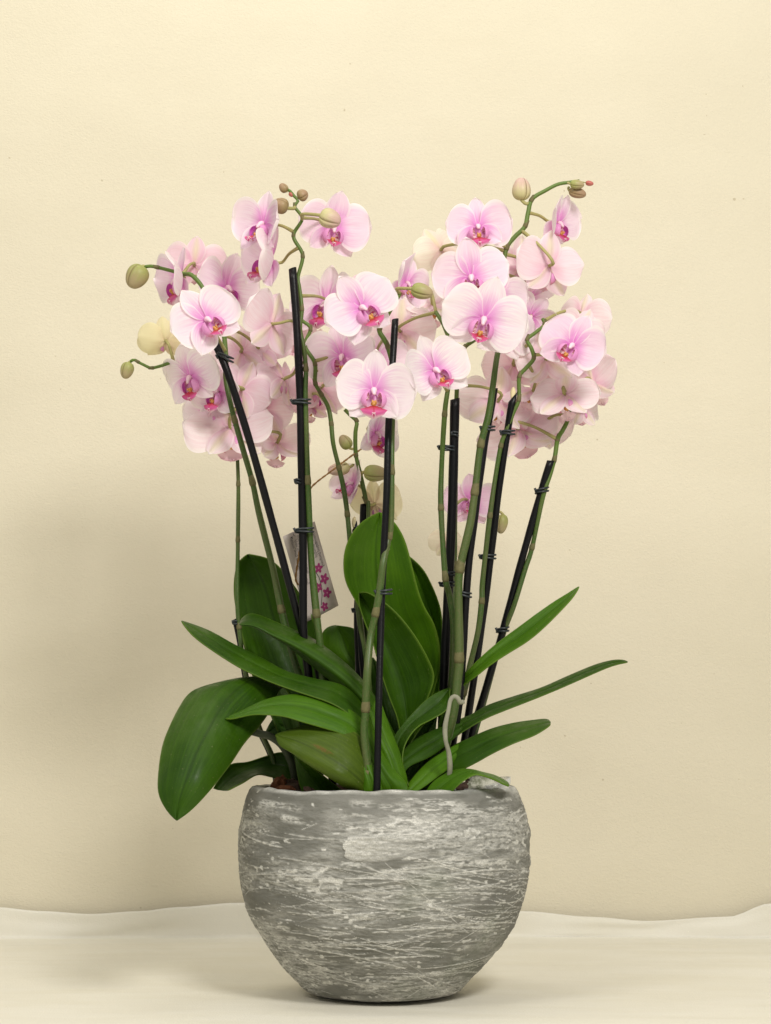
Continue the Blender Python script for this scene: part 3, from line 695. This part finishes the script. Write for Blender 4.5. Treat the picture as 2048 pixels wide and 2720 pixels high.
# buds: x, y, width, height, angle of the tip (0 up, clockwise), distance, material, where its stalk starts
bud(pA, s2, 363,735,64,68,-150,.02,M_BUD_G)
bud(pA, s1, 337,984,38,46,-165,.0,M_BUD_G)
bud(pF, s3, 753,499,25,28,-40,-.03,M_BUD_B); bud(pF, s3, 773,517,12,14,140,-.03,M_BUD_R)
bud(pF, s3, 804,518,35,30,60,-.03,M_BUD_B); bud(pF, s3, 745,546,46,44,-70,-.04,M_BUD_B)
bud(pF, s3, 877,581,57,60,110,-.07,M_BUD_C, (803,582,-.035))
bud(pB, s6, 1121,774,46,60,105,-.10,M_BUD_G)
bud(pC, s5, 917,1174,36,42,-35,.05,M_BUD_G); bud(pC, s5, 900,1246,38,60,-100,.06,M_BUD_C, (938,1232,.06))
bud(pC, s5, 998,1257,48,64,95,.04,M_BUD_G, (960,1262,.05))
bud(pD, s8, 1385,502,54,62,0,-.01,M_BUD_C); bud(pD, s8, 1533,490,27,38,95,-.02,M_BUD_G); bud(pD, s8, 1534,512,32,48,105,-.01,M_BUD_B, (1512,496,-.01)); bud(pD, s8, 1566,487,15,22,100,-.01,M_BUD_R)
bud(pE, s7b, 1333,1392,34,52,-170,.09,M_BUD_G, (1315,1362,.09))

# leaves, given as edges and midrib from tip to base
leaf(pA, [(536,1197),(512,1218),(504,1274),(513,1341),(525,1391),(542,1455),(590,1560),(640,1690)], [(536,1197),(592,1213),(648,1282),(689,1362),(700,1430),(695,1500),(690,1600),(700,1710)],
     [(536,1197),(571,1262),(595,1347),(630,1444),(650,1560),(668,1700)], None, (.05,.09,.06,.03), (.03,.06,.05,.02), (.06,.10,.08,.03))
leaf(pA, [(382,1774),(360,1753),(341,1716),(341,1673),(349,1614),(364,1573),(384,1532),(412,1494),(466,1479),(510,1475),(545,1468),(590,1510),(640,1640)],
     [(382,1774),(410,1755),(437,1728),(460,1702),(481,1676),(501,1649),(530,1605),(560,1572),(585,1535),(605,1490),(620,1490),(640,1540),(670,1660)],
     [(382,1774),(384,1740),(404,1681),(425,1626),(448,1582),(472,1538),(501,1500),(535,1474),(570,1464),(605,1490),(630,1560),(655,1660)], None,
     (-.17,-.15,-.10,-.05,-.0,.03), (-.17,-.16,-.12,-.07,-.02,.02), (-.17,-.165,-.12,-.06,.0,.03), label='broad leaf drooping over the left side of the bowl')
leaf(pA, [(460,1704),(475,1680),(498,1651),(536,1646),(574,1634),(610,1625),(650,1640),(680,1690)], [(493,1708),(525,1692),(557,1674),(589,1680),(618,1684),(645,1690),(680,1720)],
     [(476,1708),(510,1680),(548,1660),(590,1652),(625,1660),(665,1700)], None, (-.02,.04,.03), (-.04,.0,.0), (-.02,.04,.02))
leaf(pA, [(570,1592),(585,1560),(600,1548),(640,1560),(690,1620),(700,1680)], [(570,1592),(600,1588),(620,1592),(640,1610),(670,1660),(680,1710)], None, None, (.06,.03), (.05,.03))
leaf(pF, [(391,1341),(451,1362),(507,1393),(568,1423),(618,1450),(677,1466),(744,1482),(790,1525),(832,1600),(868,1700)],
     [(391,1341),(413,1371),(451,1401),(513,1441),(560,1464),(604,1482),(662,1502),(721,1523),(770,1560),(805,1630),(835,1720)], None, None, (.0,-.02,-.05,-.05), (-.03,-.06,-.10,-.09), bulge=-.004, label='long pointed leaf reaching left')
leaf(pF, [(516,1350),(525,1332),(542,1324),(569,1332),(618,1353),(671,1376),(718,1409),(759,1444),(800,1490),(840,1560),(875,1640),(880,1700)],
     [(516,1350),(545,1352),(585,1373),(622,1396),(660,1428),(700,1460),(745,1495),(785,1530),(815,1580),(840,1640),(855,1710)],
     [(516,1350),(548,1349),(589,1369),(633,1389),(677,1412),(718,1440),(765,1478),(805,1530),(840,1600),(868,1705)], None,
     (.0,.02,.01,-.02,-.03), (-.02,.0,-.02,-.05,-.05), (-.04,-.035,-.045,-.06,-.05), label='leaf with a rounded folded tip above the long pointed leaf')
leaf(pB, [(486,1552),(525,1535),(568,1514),(610,1503),(648,1500),(686,1504),(721,1517),(750,1530),(780,1552),(810,1610),(830,1720)],
     [(486,1553),(501,1554),(545,1545),(589,1546),(618,1550),(656,1562),(691,1572),(745,1590),(775,1620),(790,1660),(800,1720)], None, M_LEAF_LIGHT, (-.10,-.08,-.09,-.09), (-.11,-.12,-.12,-.10), bulge=-.004)
leaf(pB, [(595,1588),(607,1583),(627,1577),(656,1566),(691,1561),(721,1563),(750,1570),(780,1592),(805,1640),(822,1722)], [(595,1588),(604,1611),(633,1629),(662,1649),(700,1673),(735,1696),(765,1714),(795,1735)],
     [(595,1588),(648,1605),(706,1635),(750,1664),(785,1695),(805,1728)], M_LEAF_OLIVE, (-.10,-.10,-.11,-.10), (-.11,-.13,-.13,-.11), (-.11,-.135,-.14,-.11), label='olive leaf with a small brown scar, lowest at front left')
leaf(pA, [(638,1632),(640,1660),(648,1700),(665,1735)], [(638,1632),(680,1662),(730,1700),(780,1740)], None, None, (-.05,-.05), (-.07,-.06), bulge=.004)
# sheathed leaf bases in the middle of the fan
leaf(pB, [(818,1500),(838,1560),(862,1620),(870,1650),(880,1690),(868,1728)], [(785,1560),(805,1600),(830,1650),(845,1690),(850,1728)], None, M_LEAF_LIGHT, (-.075,-.105), (-.085,-.115), bulge=-.012)
leaf(pB, [(792,1530),(815,1600),(850,1660),(882,1700),(860,1728)], [(780,1590),(790,1640),(805,1690),(820,1728)], None, M_LEAF_LIGHT, (-.09,-.12), (-.10,-.12), bulge=-.012)
leaf(pB, [(775,1600),(800,1640),(822,1690),(828,1728)], [(770,1640),(780,1680),(790,1728)], None, M_LEAF_LIGHT, (-.11,-.13), (-.11,-.13), bulge=-.008)
leaf(pB, [(973,1487),(947,1495),(920,1512),(893,1539),(866,1571),(848,1600),(838,1650),(845,1700)], [(973,1487),(968,1531),(933,1555),(906,1569),(885,1592),(872,1622),(872,1660),(885,1700)],
     None, None, (-.02,-.05,-.08), (-.04,-.08,-.10), bulge=.006)
leaf(pB, [(1000,1560),(970,1566),(939,1577),(896,1598),(869,1625),(850,1652),(850,1700)], [(1000,1575),(975,1600),(950,1622),(922,1640),(885,1657),(872,1680),(878,1715)], None, M_LEAF, (-.02,-.05,-.10), (-.03,-.07,-.11), bulge=-.006)
leaf(pB, [(1010,1600),(985,1610),(952,1628),(922,1649),(896,1676),(877,1703),(865,1730)], [(1010,1620),(985,1645),(965,1665),(944,1681),(920,1699),(895,1716),(885,1735)], None, M_LEAF_LIGHT, (-.03,-.07,-.11), (-.04,-.09,-.12), bulge=-.006)
leaf(pD, [(1357,1430),(1344,1426),(1323,1427),(1285,1437),(1227,1461),(1168,1487),(1110,1505),(1051,1525),(1016,1546),(981,1560),(930,1600),(895,1690)],
     [(1357,1431),(1341,1434),(1315,1442),(1271,1461),(1212,1487),(1154,1511),(1095,1534),(1051,1552),(1016,1572),(975,1601),(940,1650),(915,1700)], None, None, (.04,.02,-.0,-.01), (.03,-.005,-.03,-.03), bulge=-.003, label='longest leaf at right, narrow and nearly level')
leaf(pE, [(1252,1267),(1233,1279),(1197,1300),(1159,1326),(1124,1352),(1083,1382),(1045,1414),(1016,1443),(992,1469),(960,1520),(930,1640)],
     [(1252,1267),(1238,1291),(1212,1320),(1174,1358),(1139,1387),(1095,1414),(1060,1437),(1030,1461),(992,1492),(970,1550),(950,1650)], None, M_LEAF_LIGHT, (-.03,-.04,-.04,.0), (-.05,-.06,-.055,.0), bulge=.006, label='straight pointed leaf rising to the right')
leaf(pD, [(1190,1563),(1184,1554),(1154,1556),(1110,1562),(1066,1573),(1031,1587),(1001,1601),(978,1612),(945,1645),(925,1710)],
     [(1190,1564),(1183,1572),(1154,1590),(1110,1607),(1066,1628),(1036,1645),(1007,1660),(978,1672),(955,1695),(945,1720)], None, None, (-.05,-.04,-.04,-.02), (-.07,-.09,-.08,-.04), bulge=-.006)
leaf(pB, [(1100,1699),(1098,1692),(1086,1684),(1067,1675),(1043,1669),(1019,1663),(992,1662),(965,1671),(939,1687),(922,1708),(912,1735)],
     [(1100,1699),(1088,1695),(1070,1686),(1049,1678),(1030,1674),(1014,1680),(994,1694),(976,1712),(960,1722),(945,1740)], None, M_LEAF_LIGHT, (-.08,-.09,-.10,-.11), (-.11,-.13,-.135,-.12), bulge=-.004, label='low arching leaf over the right rim')
leaf(pC, [(821,1106),(789,1121),(762,1148),(745,1184),(741,1223),(746,1258),(762,1289),(779,1316),(796,1346),(815,1390),(840,1460),(865,1560),(875,1700)],
     [(821,1106),(850,1124),(872,1158),(884,1194),(894,1233),(906,1280),(922,1319),(938,1343),(948,1377),(954,1411),(952,1450),(930,1520),(915,1600),(905,1700)],
     [(821,1106),(812,1180),(816,1260),(832,1330),(856,1400),(882,1480),(892,1580),(890,1700)], M_LEAF_LIGHT, (-.01,.0,.02,.03,.03), (-.01,.0,.01,.02,.02), (-.01,.025,.045,.05,.03), label='tallest upright paddle-shaped leaf')
leaf(pC, [(880,1200),(882,1240),(900,1310),(925,1370),(938,1440),(920,1600)], [(880,1200),(899,1214),(917,1234),(932,1262),(944,1290),(953,1320),(956,1360),(955,1420),(940,1600)], None, M_LEAF_LIGHT, (.06,.06), (.05,.06), bulge=.012)
leaf(pC, [(776,1281),(775,1304),(790,1350),(806,1390),(822,1450),(842,1510),(862,1570),(872,1700)], [(776,1281),(789,1277),(809,1287),(836,1304),(862,1328),(887,1358),(911,1394),(931,1433),(940,1464),(925,1510),(900,1570),(890,1700)],
     [(776,1281),(812,1345),(842,1410),(868,1480),(880,1560),(882,1700)], None, (-.02,-.02,-.01), (-.03,-.03,-.02), (-.01,.0,.0), label='dark upright leaf in front of the tallest one')
leaf(pC, [(728,1351),(708,1354),(695,1368),(694,1388),(712,1412),(745,1440),(800,1560),(840,1690)], [(728,1351),(762,1356),(783,1372),(792,1396),(790,1415),(800,1460),(830,1560),(860,1690)], [(728,1351),(742,1380),(752,1410),(775,1450),(815,1560),(850,1690)], M_LEAF_LIGHT, (.10,.08), (.08,.07), (.085,.07))
leaf(pF, [(690,1420),(692,1450),(715,1520),(760,1600),(800,1710)], [(690,1420),(725,1440),(770,1500),(810,1580),(835,1710)], None, None, (.02,-.03), (.01,-.03), bulge=.004)

leaf(pB, [(805,1420),(800,1450),(806,1520),(825,1600),(845,1710)], [(805,1420),(828,1450),(850,1500),(868,1560),(878,1640),(876,1710)], None, None, (.06,.0), (.06,.0), bulge=.006)
leaf(pF, [(640,1500),(650,1540),(690,1600),(740,1660),(790,1720)], [(640,1500),(690,1512),(745,1550),(790,1610),(830,1710)], None, None, (-.02,-.06), (-.03,-.07), bulge=.004)
leaf(pB, [(985,1640),(955,1650),(925,1672),(902,1700),(892,1735)], [(985,1650),(965,1685),(948,1710),(930,1735)], None, M_LEAF, (-.05,-.08), (-.06,-.09), bulge=-.004)
leaf(pB, [(940,1545),(915,1565),(890,1600),(868,1640),(862,1700)], [(945,1550),(935,1600),(910,1650),(892,1690),(884,1725)], None, M_LEAF, (-.0,-.06), (-.0,-.06), bulge=.004)
# aerial root
V, F = tube(catmull([D(*p) for p in [(1001,1516,-.115),(994,1518,-.118),(989,1508,-.12),(980,1505,-.12),(973,1514,-.12),(969,1535,-.12),(962,1570,-.12),(963,1600,-.12),(970,1628,-.115),(972,1665,-.11),(966,1700,-.10),(960,1735,-.08)]], 60), lambda s: .0024+.0006*math.sin(s*23)*.4+.0008*s, 10)
link('aerial_root', mesh('aerial_root', V, F), M_ROOT, pD)
V, F = tube(catmull([D(*p) for p in [(535,1578,.02),(560,1585,.02),(585,1592,.01),(610,1612,.0),(630,1650,.0),(640,1700,.0)]], 30), .0045, 10)
link('aerial_root', mesh('aerial_root', V, F), simple('root_dark', (.06, .075, .04), .6, .3, .3, 120), pA)

# ------------------------------------------------------------------ stakes with their clips
SG = 'black support stakes tied to the flower stems'
def stake(label, pts, clips=(), r=.0042, cut=None):
    path = catmull([D(*p) for p in pts], 50); base = path[-1]
    r *= .92
    V, F = tube(path, lambda q: r*(1+.03*math.sin(q*41)), 12)
    # the top is cut at a slant
    d = (path[0]-path[1]).normalized()
    for k in range(12): V[k] = V[k] + d*((V[k]-path[0]).x)*(1.6 if cut else .25)
    root = link('plant_stake', mesh('plant_stake', [v-base for v in V], F), M_STAKE, None, Matrix.Translation(base))
    tag(root, label, 'plant stake', SG)
    if cut:
        V2, F2 = [], []
        ellipsoid(path[0]+d*.003+Vector((0, -r*.4, 0)), (r*.75, r*.5, r*2.0), V2, F2, 8, 10, lambda q: 1+.2*mnoise.noise(q*2))
        link('cut_tip', mesh('cut_tip', V2, F2), M_CUT, root)
    for (x, y, hw, tilt) in clips:
        i = min(range(50), key=lambda i: (path[i]-D(x, y, path[i].y)).length)
        c = D(x, y, path[i].y - .001); h = px(hw*K, c.y); V2, F2 = [], []
        for q in (-1, 1):
            pp = []
            for k in range(33):
                a = R(40) + 2*math.pi*k/32*.93
                pp.append(c + Vector((h*math.cos(a), (.0062)*math.sin(a), q*.0017 + h*math.cos(a)*math.tan(R(tilt+q*3)) + .0004*math.sin(a*2))))
            tube(pp, .00125, 7, V2, F2)
        tube([c+Vector((-h*.9, -.003, -.002)), c+Vector((-h*1.05, -.004, .0005)), c+Vector((-h*1.15, -.004, .0025))], .0015, 7, V2, F2)
        link('clip', mesh('clip', V2, F2), M_CLIP, root)
    return root
stake('black stake slanting steeply up to the left under the leftmost front bloom', [(461,733,-.04),(490,800,-.045),(540,955,-.03),(600,1170,-.01),(655,1370,.0),(690,1460,.01),(720,1700,.02)], [(487,772,17,-22)], .0050)
stake('thin dark stake standing alone at the far left behind the upright leaf', [(507,1338,.065),(518,1395,.065),(529,1465,.055),(556,1570,.045),(586,1640,.045),(598,1712,.045)], [(510,1345,6,0)], .0030)
stake('tall straight black stake with a blunt top rising left of the zigzag stem', [(632,580,-.035),(641,700,-.035),(649,870,-.03),(652,1040,-.02),(655,1200,-.015),(656,1370,-.01),(668,1470,.0),(690,1700,.01)], [(651,868,20,2),(658,1146,20,4),(644,1040,6,0)], .0052)
stake('short black stake with a pale cut top beside the upper left of the paddle leaf', [(766,1135,.04),(772,1200,.045),(780,1400,.05),(795,1560,.05),(800,1700,.05)], [], .0040, cut=True)
stake('thick black stake seen between the folded leaf and the central stem', [(788,1088,.068),(784,1180,.07),(774,1320,.06),(776,1400,.06),(778,1480,.06),(790,1700,.06)], [(771,1319,9,0)], .0060)
stake('long black stake at the front centre crossing the paddle leaf down to the rim', [(854,690,-.075),(848,790,-.08),(839,930,-.10),(836,1050,-.105),(829,1200,-.105),(823,1350,-.11),(818,1540,-.125),(814,1735,-.13)], [(829,1280,17,6)], .0044)
stake('upright black stake just right of the paddle leaf, its point beneath a white bloom', [(983,862,-.02),(981,960,-.015),(977,1100,-.01),(971,1240,.0),(965,1350,.01),(959,1480,.01),(952,1700,.01)], [(966,968,18,-3),(983,938,7,0),(969,1262,18,3),(981,1240,11,4)], .0062)
stake('black stake ending in a slanted tip just right of the thick green stem', [(1068,840,-.045),(1058,900,-.045),(1046,965,-.045),(1028,1100,-.045),(1011,1240,-.045),(1001,1400,-.04),(992,1520,-.03),(965,1690,.0)], [(1054,926,15,2),(1002,1284,16,-8)], .0048)
stake('black stake with a pale split top under the crowded right-hand blooms', [(1108,858,-.02),(1097,930,-.018),(1080,1040,-.015),(1063,1180,-.005),(1048,1300,.0),(1031,1420,.01),(1016,1520,.02),(1003,1600,.03),(985,1700,.04)], [(1097,935,15,2),(1054,1203,17,1)], .0048, cut=True)
stake('rightmost black stake leaning out to the right below the outer blooms', [(1190,995,.008),(1170,1060,.012),(1126,1215,.02),(1086,1365,.03),(1055,1470,.035),(1018,1590,.04),(990,1690,.05)], [(1171,1060,14,14),(1086,1361,13,10)], .0048)

# ------------------------------------------------------------------ the printed card and its twine
def card():
    TL, TR, BR = P(751, 1425, .020), P(835, 1385, .047), P(889, 1613, .081)
    ex = (TR-TL); ey = (BR-TR); w, h = ex.length, ey.length; ux = ex.normalized(); uy = (ey - ux*ey.dot(ux)).normalized(); n = uy.cross(ux); h = ey.length
    if n.y > 0: n = -n
    W = Matrix((( ux.x, -uy.x, -n.x*-1, TL.x), (ux.y, -uy.y, n.y, TL.y), (ux.z, -uy.z, n.z, TL.z), (0, 0, 0, 1)))
    V = [];
    nx, ny = 8, 16
    for i in range(ny+1):
        for j in range(nx+1):
            V.append((w*j/nx, -h*i/ny, .0012*math.sin(j/nx*math.pi)))
    o = link('plant_label', mesh('plant_label', V, grid_faces(ny+1, nx+1)), simple('card_paper', (.50, .44, .40), .5, .3), None, W)
    so = o.modifiers.new('thick', 'SOLIDIFY'); so.thickness = .0005
    tag(o, 'tilted printed card with dark lettering and a magenta orchid picture, behind the tall stem', 'label')
    ink = simple('print_ink', (.07, .06, .07), .6, .2); mag = simple('print_magenta', (.28, .035, .13), .5, .3); mag2 = simple('print_pink', (.55, .2, .3), .5, .3)
    def text(s, x, y, size):
        c = bpy.data.curves.new('lettering', 'FONT'); c.body = s; c.size = size
        to = bpy.data.objects.new('tmp', c); COL.objects.link(to)
        bpy.context.view_layer.update(); dg = bpy.context.evaluated_depsgraph_get()
        me = bpy.data.meshes.new_from_object(to.evaluated_get(dg)); bpy.data.objects.remove(to)
        for m_ in list(me.materials): pass
        me.materials.clear(); me.materials.append(ink)
        link('lettering', me, None, o, W @ Matrix.Translation((x, y, .0018)) @ Matrix.Rotation(R(-90), 4, 'Z'))
    fs = .0052
    text('Երևանում և մարզերում', w*.17, -h*.04, fs); text('\u2713', w*.26, -h*.012, fs*1.2)
    text('Մանրածախ առաքում', w*.27, -h*.09, fs); text('ծաղիկների տնկում', w*.37, -h*.05, fs); text('\u2713', w*.42, -h*.03, fs*1.2)
    text('առաքվող խոլորձ', w*.84, -h*.10, fs); text('և ծաղիկ', w*.73, -h*.18, fs)
    V, F, mi = [], [], []
    def disc(cx, cy, r, m, z=.0019, k=5, dent=.45, a0=0):
        off = len(V); N = 30; V.append((cx, cy, z))
        for q in range(N):
            a = 2*math.pi*q/N; rr = r*(1-dent*abs(math.sin(a*k/2+a0))**3); V.append((cx+rr*math.cos(a), cy+rr*math.sin(a), z))
        for q in range(N): F.append((off, off+1+q, off+1+(q+1) % N)); mi.append(m)
    for cx, cy, r in ((.72, .50, .13), (.80, .64, .14), (.56, .70, .13), (.76, .80, .14), (.58, .93, .12)):
        disc(w*cx, -h*cy, w*r, 0, a0=cx*9); disc(w*cx, -h*cy, w*.025, 1, .0021)
    pts = [(.56, .47), (.61, .53), (.66, .60), (.66, .70), (.60, .80), (.50, .90)]
    for (x0, y0), (x1, y1) in zip(pts, pts[1:]):
        dx, dy = (x1-x0)*w, -(y1-y0)*h; L = math.hypot(dx, dy); nx_, ny_ = -dy/L*.0005, dx/L*.0005; off = len(V)
        V += [(x0*w+nx_, -y0*h+ny_, .00185), (x0*w-nx_, -y0*h-ny_, .00185), (x1*w-nx_, -y1*h-ny_, .00185), (x1*w+nx_, -y1*h+ny_, .00185)]; F.append((off, off+1, off+2, off+3)); mi.append(2)
    for cx, cy in ((.555, .465), (.58, .50), (.56, .56)): disc(w*cx, -h*cy, w*.03, 2, k=2, dent=.3)
    link('printed_picture', mesh('printed_picture', V, F, False, mi), [mag, mag2, ink], o, W)
    V, F = [], []
    path = catmull([D(*p) for p in [(800,962,.05),(778,972,.05),(720,1015,.04),(671,1055,.02),(652,1100,.015),(649,1178,.02),(643,1218,.022),(639,1250,.030),(645,1266,.045)]], 90)
    for ph in (0, math.pi):
        tube([p + Vector((math.cos(i*.9+ph)*.0007, math.sin(i*.9+ph)*.0007, 0)) for i, p in enumerate(path)], .00085, 6, V, F)
    link('twine', mesh('twine', V, F), M_TWINE, o)
card()
